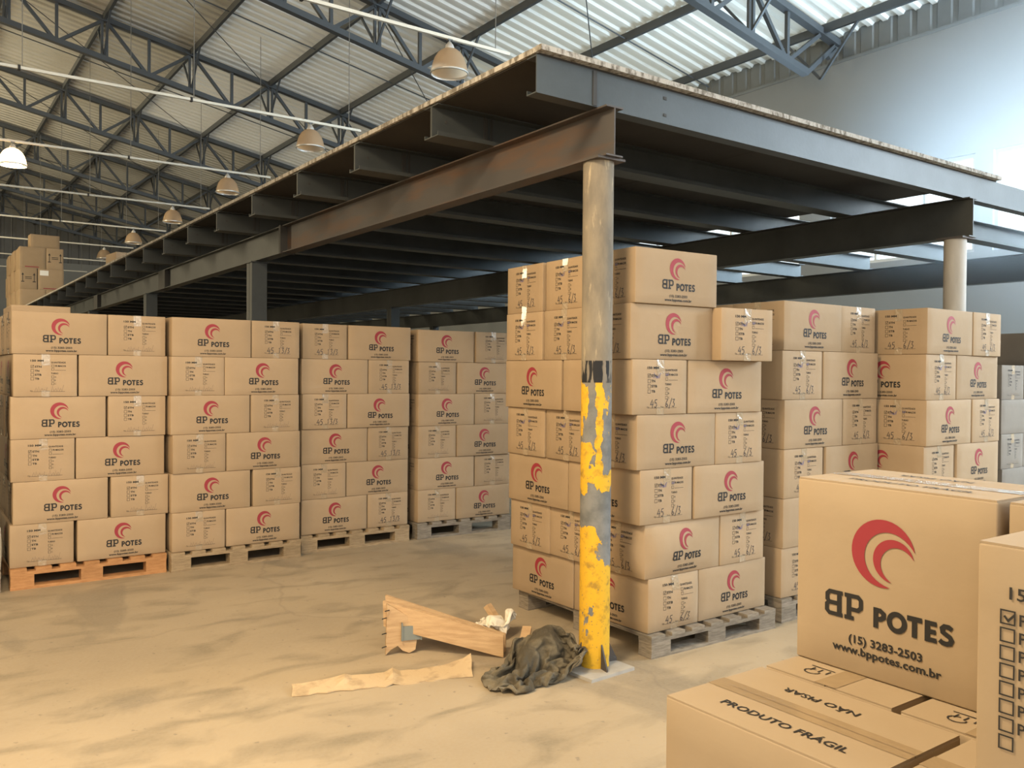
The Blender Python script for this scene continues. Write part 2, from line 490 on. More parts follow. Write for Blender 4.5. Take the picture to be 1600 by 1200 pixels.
# ------------------------------------------------------------------ cartons
class CartonKind:
    """one size and swelling of carton, with its prints as shared meshes"""
    def __init__(s, name, L, D, H, seed, swell, m, big=False, dent=0.):
        s.L, s.D, s.H = L, D, H
        r = random.Random(seed)
        s.b = {k: swell * r.uniform(.5, 1.3) for k in ('y-', 'y+', 'x-', 'x+')}
        s.dent = dent
        s.m, s.big, s.name = m, big, name
        s.cache = {}
    def bulge(s, face, u, v):
        W = s.L if face[0] == 'y' else s.D
        a = max(0, 1 - (2 * u / W) ** 2); c = max(0, 1 - ((2 * v - s.H) / s.H) ** 2)
        d = s.b[face] * (a * c) ** .75
        if s.dent and face in ('y-', 'x-'):                      # crushed lower corner, where the front and the left side meet
            t = u / W + .5 if face == 'y-' else .5 - u / W * -1
            near = (1 - (u / W + .5)) if face == 'y-' else (u / W + .5)
            near = max(0, near)
            d += s.dent * near ** 2 * math.sin(PI * min(1, max(0, v / s.H))) * (1 - near ** 8)
        return d
    def at(s, face, u, v, off=0.):
        d = s.bulge(face, u, v) + off
        if face == 'y-': return (u, -s.D / 2 - d, v)
        if face == 'y+': return (-u, s.D / 2 + d, v)
        if face == 'x-': return (-s.L / 2 - d, -u, v)
        if face == 'x+': return (s.L / 2 + d, u, v)
        if face == 'top': return (u, v, s.H + off)
    def body(s):
        if 'body' in s.cache: return s.cache['body']
        mb = MB(); rr = .0035
        def grid(face, W, H, nu, nv):
            us = [-W / 2, -W / 2 + rr] + [-W / 2 + W * i / nu for i in range(1, nu)] + [W / 2 - rr, W / 2]
            vs_ = [0, rr] + [H * i / nv for i in range(1, nv)] + [H - rr, H]
            P, F = [], []
            for v in vs_:
                for u in us: P.append(face(u, v))
            n = len(us)
            for j in range(len(vs_) - 1):
                for i in range(n - 1): F.append((j * n + i, j * n + i + 1, (j + 1) * n + i + 1, (j + 1) * n + i))
            mb.add(P, F)
        for f, W_ in (('y-', s.L), ('y+', s.L), ('x-', s.D), ('x+', s.D)):
            grid(lambda u, v, f=f: s.at(f, u, v), W_, s.H, 8, 5)
        for z in (0, s.H):
            grid(lambda u, v, z=z: (u, v - s.D / 2, z), s.L, s.D, 8, 5)
        hx, hy = s.L / 2, s.D / 2
        out = []
        for x, y, z in mb.v:
            q = (min(hx - rr, max(-hx + rr, x)), min(hy - rr, max(-hy + rr, y)), min(s.H - rr, max(rr, z)))
            d = Vector((x - q[0], y - q[1], z - q[2]))
            ax = sum(1 for c in d if abs(c) > 1e-6)
            if ax >= 2: d = d.normalized() * rr
            out.append((q[0] + d.x, q[1] + d.y, q[2] + d.z))
        mb.v = out
        me = bpy.data.meshes.new('carton'); me.from_pydata(mb.v, [], mb.f)
        bm = bmesh.new(); bm.from_mesh(me)
        bmesh.ops.remove_doubles(bm, verts=bm.verts, dist=.0004)
        bmesh.ops.recalc_face_normals(bm, faces=bm.faces)
        bm.to_mesh(me); bm.free()
        me.materials.append(s.m); me.polygons.foreach_set('use_smooth', [True] * len(me.polygons))
        me.set_sharp_from_angle(angle=math.radians(60))
        s.cache['body'] = me
        return me
    def flat(s, key, P, face, m, off=.0012):
        if (key, face) in s.cache: return s.cache[(key, face)]
        me = bpy.data.meshes.new(key); me.from_pydata([s.at(face, u, v, off) for u, v in P.v], [], P.f); me.materials.append(m)
        s.cache[(key, face)] = me
        return me
    # --- prints
    def logo(s, face):
        P, Q = Print(), Print()
        if s.big:
            P.merge(SW, .068, -.0085, .258)
            Q.merge(BP, .0875, -.1375, .1095, .083)
            Q.merge(PO, .16 / POW, -.0265, .107, .041)
            put_text(Q, '(15) 3283-2503', -.003, .064, .0160, .026, .157, 'c'); put_text(Q, 'www.bppotes.com.br', -.003, .041, .0160, .026, .232, 'c')
        else:
            P.merge(SW, .057, .000, .190)
            Q.merge(BP, .079, -.109, .0815, .077)
            Q.merge(PO, .134 / POW, -.009, .076, .038)
            put_text(Q, '(15) 3283-2503', .006, .040, .0130, .02, .130, 'c'); put_text(Q, 'www.bppotes.com.br', .005, .0190, .0135, .03, .195, 'c')
        return s.flat('logo_mark', P, face, M['red']), s.flat('lettering', Q, face, M['black'], .0013)
    def form(s, face):
        Q = Print()
        put_text(Q, '150 MM', -.092, .238, .0125, .03, .080)
        for v, t in zip((.203, .175, .148, .121), ('STN', 'TN', 'STB', 'TB')):
            Q.square(-.081, v, .018, .0018); put_text(Q, t, -.066, v - .006, .0125, .03, .0135 * len(t))
        Q.ribbon([(-.086, .205), (-.082, .198), (-.073, .214)], .002)
        put_text(Q, 'QUANTIDADE', .032, .228, .0105, .02, .090)
        put_text(Q, '70 MAÇOS', .056, .204, .0105, .03, .068)
        for v in (.209, .186): Q.square(.043, v, .015, .0016)
        Q.ribbon([(.056, .180), (.124, .180)], .0016)
        put_text(Q, 'TURNO', .032, .153, .0105, .02, .045)
        for v, t in zip((.134, .111, .088), 'ABC'): Q.square(.043, v, .015, .0016); put_text(Q, t, .055, v - .005, .0095, .004)
        put_text(Q, 'Op.', -.094, .034, .009, .003); Q.ribbon([(-.074, .034), (.0, .034)], .0016)
        put_text(Q, 'Data', .002, .034, .009, .003); Q.ribbon([(.030, .034), (.118, .034)], .0016)
        return s.flat('checklist', Q, face, M['form'])
    def writing(s, face, style):
        P = Print()
        if style == 'thirteenth': pen_text(P, '45', -.072, .034, .046, .0042); pen_text(P, '13/3', .020, .040, .040, .0040)
        elif style == 'sixth': pen_text(P, '45', -.070, .036, .042, .0036); pen_text(P, '6/3', .036, .038, .042, .0036)
        elif style == 'faint':
            scribble(P, -.066, .034, .075, .034, 3); scribble(P, .035, .036, .075, .042, 8)
        elif style == 'blue': scribble(P, -.052, .190, .05, .026, 5, .003); scribble(P, .036, .204, .02, .018, 9)
        return s.flat('hand_writing_' + style, P, face, {'faint': M['pencil'], 'blue': M['blue']}.get(style, M['pen']))
    def tape(s, side=True):
        if 'tape' in s.cache: return s.cache['tape']
        w, o = .026, .0010
        mb = MB(); n = 4
        for sgn in (-1, 1):
            f = 'x-' if sgn < 0 else 'x+'
            P, F = [], []
            drop = .075
            for i in range(n + 1):
                for u in (-w, w): P.append(s.at(f, u, s.H - drop * i / n, o))
            P += [(sgn * (s.L / 2 - .01), -w * -sgn, s.H + o), (sgn * (s.L / 2 - .01), w * -sgn, s.H + o)] if False else []
            F = [(2 * i, 2 * i + 1, 2 * i + 3, 2 * i + 2) for i in range(n)]
            mb.add(P, F)
            P = [s.at(f, u, .04 * (1 - i), o) for i in (0, 1) for u in (-w, w)]
            mb.add(P, [(0, 1, 3, 2)])
        mb.add([(x, y, s.H + o) for x in (-s.L / 2 - o, s.L / 2 + o) for y in (-w, w)], [(0, 1, 3, 2)])
        s.cache['tape'] = mb.mesh('tape', M['tape'])
        return s.cache['tape']

KINDS = [CartonKind('carton', .588, .388, .2875, k, b, M['card']) for k, b in ((1, .002), (2, .004), (3, .006))]
GREY = CartonKind('carton', .588, .388, .2875, 6, .004, M['card_grey'])
CRUSH = CartonKind('carton', .590, .390, .2875, 9, .014, M['card'], dent=.045)
BIG = [CartonKind('carton', .418, .283, .3655, 4, .003, M['card_big'], True), CartonKind('carton', .418, .284, .3885, 5, .002, M['card_big'], True)]

def carton(kind, x, y, z, rz, label, group, faces, writing=None, zs=1., blue=False, name='carton'):
    """faces: which printed faces the photo can show"""
    o = link(name, kind.body(), None, (x, y, z), (0, 0, rz))
    o.scale = (1, 1, zs)
    tag(o, label, 'carton', group)
    for f in faces:
        if f[0] == 'y':
            a, b = kind.logo(f)
            tag(link('logo_mark', a, o), 'red double crescent'); tag(link('lettering', b, o), 'black maker name, telephone and address')
        else:
            tag(link('checklist', kind.form(f), o), 'printed checklist with tick boxes')
            if writing: tag(link('handwriting', kind.writing(f, writing), o), 'hand written numbers')
            if blue: tag(link('handwriting', kind.writing(f, 'blue'), o), 'blue pen scrawl')
    if any(f[0] == 'x' for f in faces): tag(link('tape', kind.tape(), o), 'shiny clear packing tape')
    return o

def pallet(x, y, rz, label, m, zs=1.0, w=1.0, d=1.2):
    t = root('pallet', (x, y, 0), label, 'pallet', 'wooden pallets under the carton stacks', rz)
    t.scale = (1, 1, zs)
    def p(name, b, mm=None): 
        o = b.build(name, mm or m, t); return o
    n = 7
    bw = .098
    me = MB().box(-bw / 2, bw / 2, 0, d, .119, .141).mesh('deck_board', m)
    for i in range(n): link('deck_board', me, t, (bw / 2 + (w - bw) * i / (n - 1), 0, 0))
    me = MB().box(0, w, -.05, .05, .097, .119).mesh('stringer_board', m)
    me2 = MB().box(0, w, -.05, .05, 0, .020).mesh('bottom_board', m)
    me3 = MB().box(-.07, .07, -.049, .049, .020, .097).mesh('block', m)
    for yy in (.05, d / 2, d - .05):
        link('stringer_board', me, t, (0, yy, 0)); link('bottom_board', me2, t, (0, yy, 0))
        for xx in (.072, w / 2, w - .072): link('block', me3, t, (xx, yy, 0))
    return t

ROWN = {6: ['top', 'second', 'third', 'fourth', 'fifth', 'bottom'], 7: ['top', 'second', 'third', 'fourth', 'fifth', 'sixth', 'bottom']}
def stack(sname, x, y, rz, z0, pats, h, mode, writing=None, offs=None, seed=0, skip=(), wl=None, blue=()):
    """pats: rows from the TOP; 'LS' = long face at the left of the front; mode: 'f' front only, 'l' front and left side"""
    r = random.Random(seed); n = len(pats)
    grp = 'cartons on the ' + sname
    c, s_ = math.cos(rz), math.sin(rz)
    for k, pt in enumerate(pats):
        z = z0 + (n - 1 - k) * h
        ox, oy, oy_yaw = (offs[k] if offs else (0, 0, 0))
        rown = ROWN[n][k]
        items = []
        if pt == 'LS':
            items += [('L', .3, .2, 'front left'), ('S', .8, .3, 'front right')]
            if mode == 'l': items += [('L', .3, .6, 'middle of left side'), ('L', .3, 1.0, 'back of left side')]
        else:
            items += [('S', .2, .3, 'front left'), ('L', .7, .2, 'front right')]
            if mode == 'l': items += [('S', .2, .9, 'back of left side')]
        for typ, u, v, where in items:
            if (k, where) in skip: continue
            du, dv, dr = r.uniform(-.006, .006), r.uniform(-.018, .004), r.uniform(-.008, .008)
            if (k, where) in (wl or {}):
                e = wl[(k, where)]; du += e[0]; dv += e[1]; dr += e[2]
            lx, ly = u + du, v + dv
            a = rz + oy_yaw
            ca, sa = math.cos(a), math.sin(a)
            px = x + ox * c - oy * s_ + lx * ca - ly * sa
            py = y + ox * s_ + oy * c + lx * sa + ly * ca
            kind = KINDS[r.randrange(3)]
            if sname.startswith('stack behind') and k >= n - 2 and where == 'front left': kind = CRUSH
            front = where.startswith('front')
            if typ == 'L': faces = ['y-'] + (['x-'] if mode == 'l' and u < .5 else []) if front else ['x-']
            else: faces = ['x-'] + (['y+'] if mode == 'l' and u < .5 else []) if front else ['y+']
            what = ('Logo' if (typ == 'L') == front else 'Checklist') + ' faced carton'
            if sname.startswith('dim'): kind = GREY; faces = [f for f in faces if f[0] == 'x']
            wr = writing(k) if callable(writing) else writing
            carton(kind, px, py, z, a + dr + (PI / 2 if typ == 'S' else 0),
                   '%s, %s, %s row of %s' % (what, where, rown, sname), grp, faces, wr, h / .2885, blue=(k in blue))

# ------------------------------------------------------------------ the building
XW, YF, YB, XL, XR = 12.0, 44.5, -7.0, -16.0, -2.0
def zc(x):                                                       # line of the truss top chords
    return 8.42 - .19 * (abs(x - XR) + XR - 3.26)
WT = 6.42
fl = MB(); fl.box(-26, 22, -26, 48, -.2, 0)
tag(fl.build('floor', M['floor']), kind='structure')

# ceiling: corrugated sheets on purlins
def corrugated(y0, y1, x0, x1, zoff, pitch=.25, hgt=.038):
    mb = MB(); ys = []
    n = int(round((y1 - y0) / pitch))
    for i in range(n):
        a = y0 + i * pitch
        ys += [(a, 0), (a + pitch * .30, 0), (a + pitch * .42, hgt), (a + pitch * .88, hgt)]
    ys.append((y1, 0))
    vs = [(x, yy, zc(x) + zoff + hz) for x in (x0, x1) for yy, hz in ys]
    k = len(ys)
    mb.add(vs, [(i, i + 1, k + i + 1, k + i) for i in range(k - 1)])
    return mb
PX = [3.27 + 1.67 * k for k in range(-11, 6)]
PX = [p for p in PX if -15.5 < p < 11.9]
ceil = corrugated(YB, YF + .5, XR, 4.96, .075).build('ceiling', M['sheet']); tag(ceil, kind='structure')
corrugated(24.0, YF + .5, 4.94, 12.25, .072).build('roof_sheet', M['sheet'], ceil)
corrugated(YB, 24.0, 4.94, 8.30, .073).build('roof_sheet', M['sheet_thin'], ceil)
corrugated(14.0, 24.0, 8.28, 12.25, .072).build('roof_sheet', M['sheet_thin'], ceil)
tag(corrugated(YB, 14.0, 8.28, 12.25, .072).build('roof_sheet', M['skylight'], ceil), 'pale translucent roof sheets letting daylight in')
corrugated(YB, YF + .5, XL - .3, XR, .075, .5).build('roof_sheet', M['sheet'], ceil)
sh = [(-.028, -.055), (.028, -.055), (.028, -.04), (-.016, -.04), (-.016, .055), (.028, .055), (.028, .072), (-.028, .072)]
for p in PX:
    m_ = MB(); m_.prism([(p + a, zc(p) + b) for a, b in sh], 'y', YB, YF)
    m_.build('purlin', M['truss'], ceil)
for k in range(9):
    yy = 5.5 + 5.2 * k
    if yy > YF: break
    MB().tube((XR, yy, zc(XR) - .03), (XW, yy, zc(XW) - .03), .012, 6).build('tie_rod', M['truss'], ceil)
for k in range(5):
    y0 = 8.1 + 5.2 * k
    b = MB()
    for xa, xb in ((1.6, 6.61), (6.61, 11.62)):
        b.tube((xa, y0, zc(xa) - .12), (xb, y0 + 5.2, zc(xb) - .12), .010, 5)
    b.build('brace_rod', M['truss'], ceil)

# right wall with its row of windows
WZ0, WZ1 = 3.20, 4.56
WINS = [(-4.2, -2.0), (-1.7, .5), (.85, 3.1), (3.42, 5.67), (5.91, 8.16), (8.72, 10.95), (11.3, 13.5), (13.9, 16.1), (16.5, 18.7), (19.1, 21.3), (21.7, 23.9), (24.3, 26.5)]
w = MB()
w.box(XW, XW + .22, YB - 5, YF, 0, WZ0); w.box(XW, XW + .22, YB - 5, YF, WZ1, WT)
ys = [YB - 5] + [v for p in WINS for v in p] + [YF]
for i in range(0, len(ys), 2): w.box(XW, XW + .22, ys[i], ys[i + 1], WZ0, WZ1)
wr = w.build('wall_right', M['wall']); tag(wr, kind='structure')
def vsiding(a, b, ztop, zbot, put, pitch=.30, d=.035):
    mb = MB(); n = int((b - a) / pitch); pr = []
    for i in range(n):
        t = a + i * pitch
        pr += [(t, 0), (t + pitch * .62, 0), (t + pitch * .70, d), (t + pitch * .92, d)]
    k = len(pr)
    vs = [put(t, dd, zbot) for t, dd in pr] + [put(t, dd, ztop(t)) for t, dd in pr]
    mb.add(vs, [(i, i + 1, k + i + 1, k + i) for i in range(k - 1)])
    return mb
vsiding(YB - 5, YF, lambda t: 7.0, WT, lambda t, d, z: (XW + .04 + d * .5, t, z)).build('siding', M['siding'], wr)
MB().box(XW - .02, XW + .1, YB - 5, YF, WT - .03, WT + .012).build('flashing', M['siding'], wr)
for i, (a, b) in enumerate(WINS):
    f = MB(); t = .05
    x0, x1 = XW + .05, XW + .12
    f.box(x0, x1, a, a + t, WZ0, WZ1); f.box(x0, x1, b - t, b, WZ0, WZ1); f.box(x0, x1, a + t, b - t, WZ0, WZ0 + t); f.box(x0, x1, a + t, b - t, WZ1 - t, WZ1)
    for q in (1, 2): 
        yq = a + (b - a) * q / 3; f.box(x0 + .01, x1 - .01, yq - .018, yq + .018, WZ0 + t, WZ1 - t)
    wo = tag(f.build('window_%d' % (i + 1), M['frame']), kind='structure')
    for q in range(3):
        ya, yb = a + (b - a) * q / 3, a + (b - a) * (q + 1) / 3
        MB().box(XW + .082, XW + .088, ya + .02, yb - .02, WZ0 + .03, WZ1 - .03).build('pane', M['pane'], wo)
# far, left walls
w = MB(); w.box(XL, XW + .2, YF, YF + .2, 0, WT)
wf = tag(w.build('wall_far', M['wall_dark']), kind='structure')
vsiding(XL, XW, lambda t: zc(t) + .1, WT, lambda t, d, z: (t, YF + .02 + d, z), .45).build('siding', M['siding_dark'], wf)
w = MB(); w.box(XL - .2, XL, YB, YF, 0, 7.0)
tag(w.build('wall_left', M['wall_dark']), kind='structure')

# roof trusses
def truss(y, label):
    t = root('roof_truss', (XR, y, zc(XR)), label, 'roof truss', 'steel roof trusses')
    O = Vector((XR, y, zc(XR)))
    D = .80
    def part(name, segs, wd, h=None):
        b = MB()
        for a, c in segs: b.bar(Vector((a[0], y + (a[2] if len(a) > 2 else 0), a[1])) - O, Vector((c[0], y + (c[2] if len(c) > 2 else 0), c[1])) - O, wd, h)
        b.build(name, M['truss'], t)
    part('top_chord', [((XR, zc(XR) - .03), (XW + .15, zc(XW + .15) - .03))], .13, .10)
    part('bottom_chord', [((XR, zc(XR) - D), (11.25, zc(11.25) - D))], .12, .10)
    xs = [p for p in PX if p > XR - .1]
    for i, p in enumerate(xs):
        if p < 11.3:
            part('web_post', [((p - .04, zc(p) - .05), (p - .04, zc(p) - D)), ((p + .05, zc(p) - .05), (p + .05, zc(p) - D))], .045)
        for sg in (-1, 1):
            part('knee_brace', [((p, zc(p) - D + .05, 0), (p, zc(p) - .05, sg * .62))], .035)
        if i < len(xs) - 1:
            q = (p + xs[i + 1]) / 2
            part('web_diagonal', [((p + .05, zc(p) - .08), (q - .05, zc(q) - D + .03))], .06)
            part('web_diagonal', [((xs[i + 1] - .05, zc(xs[i + 1]) - .08), (q + .06, zc(q) - D + .03))], .06)
            part('web_post', [((q, zc(q) - .08), (q, zc(q) - D))], .055)
    part('bearing_foot', [((11.25, zc(11.25) - D), (11.95, zc(12) - .1)), ((11.80, WT + .03), (12.0, zc(12) - .12))], .07)
    return t
TL = ['Steel roof truss nearest the camera, high over the right wall',
      'Steel roof truss above the mezzanine corner, ending at the blank right wall',
      'Steel roof truss crossing behind the nearest hanging lamp',
      'Steel roof truss third back, running from the top left corner to mezzanine edge',
      'Steel roof truss fourth back, above the second row of cream conduit',
      'Steel roof truss fifth back, in the dim part of the roof',
      'Steel roof truss sixth back, just above the smallest lamps',
      'Steel roof truss farthest back, before the dark end wall']
for k, y in enumerate([2.9 + 5.2 * i for i in range(8)]): truss(y, TL[k])

# ------------------------------------------------------------------ mezzanine
JB, JT, DT = 2.808, 2.986, 3.022
DX0, DX1 = 2.428, 6.86
mz = root('mezzanine', (0, 0, 0), 'Grey steel mezzanine with cantilevered joists on round and square pillars', 'mezzanine')
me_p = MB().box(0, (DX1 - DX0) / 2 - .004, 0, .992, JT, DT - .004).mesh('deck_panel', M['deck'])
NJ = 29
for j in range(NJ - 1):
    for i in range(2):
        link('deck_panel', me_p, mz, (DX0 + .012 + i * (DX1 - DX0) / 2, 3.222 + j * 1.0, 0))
b = MB()
b.box(DX0 - .006, DX1, 3.178, 3.2215, JT + .010, DT); b.box(DX0 - .006, DX0 + .011, 3.2215, 3.222 + NJ - 1, JT + .008, DT - .002)
tag(b.build('deck_edge_strip', M['deck_edge'], mz), 'stained pale edge of the deck')
I_prof = [(-.075, JB + .024), (-.075, JB), (.075, JB), (.075, JB + .024), (.069, JB + .024), (.069, JB + .006), (.009, JB + .006), (.009, JT - .006), (.075, JT - .006), (.075, JT),
          (-.075, JT), (-.075, JT - .006), (-.009, JT - .006), (-.009, JB + .006), (-.069, JB + .006), (-.069, JB + .024)]
C_prof = [(0, JB), (.078, JB), (.078, JB + .024), (.072, JB + .024), (.072, JB + .006), (.006, JB + .006), (.006, JT - .006), (.078, JT - .006), (.078, JT), (0, JT)]
JX1 = 9.96
me_i = MB().prism(I_prof, 'x', DX0, JX1).mesh('joist', M['steel'])
me_w = MB().box(2.775, 2.800, -.016, .016, JB + .004, JT - .006).box(2.825, 2.835, -.014, .014, JB + .004, JT - .006).mesh('splice_weld', M['weld'])
o = MB().prism(C_prof, 'x', DX0, JX1).build('edge_beam', M['beam'], mz); o.location = (0, 3.2215, 0)
tag(o, 'pale blue grey edge beam across the front')
q = MB().box(2.775, 2.800, -.004, .002, JB + .004, JT - .004)
for zz in (JB + .045, JT - .045): q.box(3.265, 3.285, -.003, .002, zz - .008, zz + .008)
q.build('splice_weld', M['weld'], o)
me_bolt = MB().tube((2.52, -.012, JB + .10), (2.52, .012, JB + .10), .010, 6).mesh('bolt', M['weld'])
for j in range(1, NJ):
    o = link('joist', me_i, mz, (0, 3.2215 + j * 1.0 - (0.02 if j < 4 else 0), 0))
    link('splice_weld', me_w, o)
    if j < 8: link('bolt', me_bolt, o)

def girder(x, z0, z1, y0, y1, m, name='girder'):
    fx, t = .055, .008
    pr = [(x - fx, z0), (x + fx, z0), (x + fx, z0 + t), (x + t / 2, z0 + t), (x + t / 2, z1 - t), (x + fx, z1 - t), (x + fx, z1), (x - fx, z1), (x - fx, z1 - t), (x - t / 2, z1 - t), (x - t / 2, z0 + t), (x - fx, z0 + t)]
    return MB().prism(pr, 'y', y0, y1).build(name, m, mz)
GX = 2.863
g = tag(girder(GX, 2.562, JB, 3.155, 7.54, M['rust']), 'rust bloomed front length of girder')
g = tag(girder(GX, 2.562, JB, 7.56, 31.2, M['steel']), 'grey rear length of girder')
MB().box(GX - .07, GX + .07, 7.53, 7.57, 2.555, JB + .003).build('splice_plate', M['weld'], g)
for yy in (11.9, 16.6, 21.0): MB().box(GX - .062, GX + .062, yy - .17, yy + .17, 2.558, JB - .01).build('splice_plate', M['weld'], g)
for gx in (6.43, 9.82): tag(girder(gx, 2.52, JB, 3.175, 31.2, M['steel']), 'inner girder')

def round_pillar(x, y, top, m, label):
    c = root_part = MB().lathe([(0, top), (.0775, top), (.0775, .5), (.0775, .012), (0, .012)], 28).build('pillar', m, mz, True)
    c.location = (x, y, 0); tag(c, label)
    bp = MB().box(-.17, .13, -.158, .15, 0, .016).build('base_plate', M['pillar_bare'], c); bp.rotation_euler = (0, 0, .06)
    g = MB()
    for a in (-.15, 1.45, 3.0, 4.5):
        d = Vector((math.cos(a), math.sin(a), 0)); n = Vector((-d.y, d.x, 0)) * .004
        p = [d * .07 + Vector((0, 0, .014)), d * .135 + Vector((0, 0, .014)), d * .135 + Vector((0, 0, .03)), d * .07 + Vector((0, 0, .15))]
        g.add([v - n for v in p] + [v + n for v in p], [(0, 1, 2, 3), (7, 6, 5, 4), (0, 4, 5, 1), (1, 5, 6, 2), (2, 6, 7, 3), (3, 7, 4, 0)])
    g.build('gusset', M['rust'], c)
    MB().box(-.09, .09, -.10, .10, top, top + .012).build('cap_plate', M['rust'], c)
    return c
round_pillar(2.864, 3.275, 2.55, M['pillar'], 'round front pillar with peeling yellow paint and torn black tape')
round_pillar(6.40, 3.29, 2.508, M['pillar_bare'], 'bare round pillar behind the right stacks')
def box_pillar(x, y, top):
    c = MB().box(-.075, .075, -.078, -.004, .012, top).box(-.075, .075, .004, .078, .012, top).box(-.06, .06, -.006, .006, .012, top).build('pillar', M['steel'], mz)
    c.location = (x, y, 0)
    MB().box(-.15, .15, -.15, .15, 0, .012).build('base_plate', M['steel'], c)
    MB().box(-.09, .09, -.10, .10, top, 2.56 if x < 5 else 2.52).build('cap_plate', M['steel'], c)
for yy in (8.36, 12.78, 17.2, 21.6, 26.0): box_pillar(GX, yy, 2.55)
for yy in (7.8, 12.3, 16.8, 21.3, 25.8):
    for gx in (6.43, 9.82): box_pillar(gx, yy, 2.51)
round_pillar(9.82, 3.29, 2.508, M['pillar_bare'], 'bare round pillar by the right wall')

# ------------------------------------------------------------------ lamps on conduits
CY = [8.37 + 4.05 * k for k in range(-1, 8)]
ZC = 5.28
CN = ['just in front of the frame', 'nearest', 'second nearest', 'third nearest', 'fourth nearest', 'fifth nearest', 'sixth nearest', 'seventh nearest', 'farthest']
prof = [(.045, .270), (.090, .252), (.135, .215), (.170, .160), (.192, .095), (.206, .03), (.212, -.012)]
bell = MB().lathe(prof, 32).mesh('bell', M['bell'], True)
rim = MB().lathe([(.206, .004), (.218, -.002), (.218, -.018), (.206, -.02), (.202, -.008), (.206, .004)], 32).mesh('rim', M['lampcap'], True)
neck = MB().lathe([(0, .345), (.022, .34), (.03, .325), (.042, .312), (.055, .28), (.052, .262), (0, .258)], 20).mesh('lamp_cap', M['lampcap'], True)
hook = MB().box(-.012, .012, -.005, .005, .34, .385).box(-.03, .03, -.02, .02, .362, .376).mesh('hook', M['wire'])
bulb = MB().lathe([(0, .05), (.035, .07), (.05, .11), (.04, .16), (.02, .21), (.0, .22)], 14).mesh('bulb', M['paper'], True)
bulb_lit = MB().lathe([(0, -.03), (.10, -.02), (.15, .03), (.13, .11), (.05, .19), (.0, .20)], 18).mesh('bulb', M['lit'], True)
def lamp(x, y, label, lit=False):
    t = root('pendant_lamp', (x, y, ZC - .39), label, 'pendant lamp', 'bell pendant lamps')
    link('bell', bell, t); link('rim', rim, t); link('lamp_cap', neck, t); link('hook', hook, t); link('bulb', bulb_lit if lit else bulb, t)
    return t
LN = ['largest and nearest, over the mezzanine corner', 'second nearest', 'third nearest', 'fourth nearest', 'fifth nearest', 'sixth and smallest, by the far cartons']
for k, y in enumerate(CY):
    if k == 0: continue
    t = root('lighting_conduit', (-8, y, ZC), 'Cream lighting conduit, %s to the camera, hung on wires under the roof' % CN[k] if k != len(CY) - 1 else 'Cream lighting conduit, farthest from the camera, hung on wires under the roof', 'conduit', 'lighting conduits')
    MB().box(0, 13.9, -.018, .018, -.018, .018).build('rail', M['conduit'], t)
    bx = MB()
    for xx in (9.2, 11.3): bx.box(xx, xx + .03, -.026, .026, -.03, .03)
    bx.build('clip', M['weld'], t)
    for xx in (3.0, 6.2, 9.25, 11.35, 13.7):
        MB().tube((xx, 0, .02), (xx, 0, zc(xx - 8) - ZC + .02), .006, 5).build('hanging_wire', M['wire'], t)
    if 1 <= k <= 6: lamp(5.07, y, 'Unlit amber bell pendant lamp, %s' % LN[k - 1])
lamp(1.52, CY[3], 'Glowing pendant lamp at the left edge of the picture', True)

# ------------------------------------------------------------------ carton stacks
rnd = random.Random(3)
def lean(n, a=.008): return [(rnd.uniform(-a, a), rnd.uniform(-a, a), rnd.uniform(-.008, .008)) for _ in range(n)]
A6, B6 = ['LS', 'SL'] * 3, ['SL', 'LS'] * 3
pallet(.595, 6.60, 0, 'Orange wooden pallet under the leftmost carton stack', M['pallet_orange'])
stack('leftmost stack', .605, 6.63, 0, .143, A6, .290, 'l', 'faint', lean(6, .012), 11)
pallet(1.615, 6.55, .012, 'Pale wooden pallet under the second carton stack from the left', M['pallet_tan'])
stack('second stack from left', 1.617, 6.575, .010, .143, A6, .290, 'f', lambda k: 'thirteenth' if k == 0 else 'faint', lean(6), 12)
pallet(2.655, 6.66, 0, 'Pale worn wooden pallet under the third carton stack from the left', M['pallet_tan'])
stack('third stack from left', 2.662, 6.69, -.004, .143, B6, .290, 'l', lambda k: 'thirteenth' if k in (0, 1, 2, 3, 5) else 'faint', lean(6), 13)
pallet(3.735, 6.66, -.02, 'Grey wooden pallet under the shadowed fourth carton stack from the left', M['pallet_grey'])
stack('shadowed fourth stack from left', 3.745, 6.70, -.02, .143, A6, .288, 'l', 'faint', lean(6, .012), 14)

# nearest stack, behind the yellow pillar: each row sits a little further left going up
no = [(3.05, 0), (3.045, 0), (3.06, 0), (3.09, 0), (3.12, 0), (3.16, 0), (3.19, 0)]
nb = [3.11, 3.10, 3.10, 3.11, 3.125, 3.135, 3.165]
offs = [(a - 3.19, 0, -(b_ - a) / 1.2) for (a, _), b_ in zip(no, nb)]
pallet(3.185, 3.19, -.014, 'Weathered grey pallet under the stack behind the yellow pillar', M['pallet_grey'], .84)
stack('stack behind yellow pillar', 3.19, 3.222, 0, .121, ['LS', 'LS', 'SL', 'LS', 'SL', 'LS', 'SL'], .2893, 'l', 'sixth', offs, 15,
      skip={(0, 'front right')}, wl={(1, 'front right'): (.0, -.085, -.05)}, blue=(0, 1, 2, 3, 4, 5))
pallet(4.30, 3.22, 0, 'Grey pallet under the stack just right of the pillar stack', M['pallet_grey'])
stack('middle right stack', 4.315, 3.235, 0, .143, A6, .2995, 'l', 'sixth', lean(6, .008), 16, blue=(1, 3))
pallet(5.33, 2.90, 0, 'Grey pallet under the rightmost full stack, behind the large cartons', M['pallet_grey'])
stack('right stack before bare pillar', 5.345, 2.925, .01, .143, A6, .298, 'l', 'sixth', lean(6, .008), 17, blue=(1, 2))

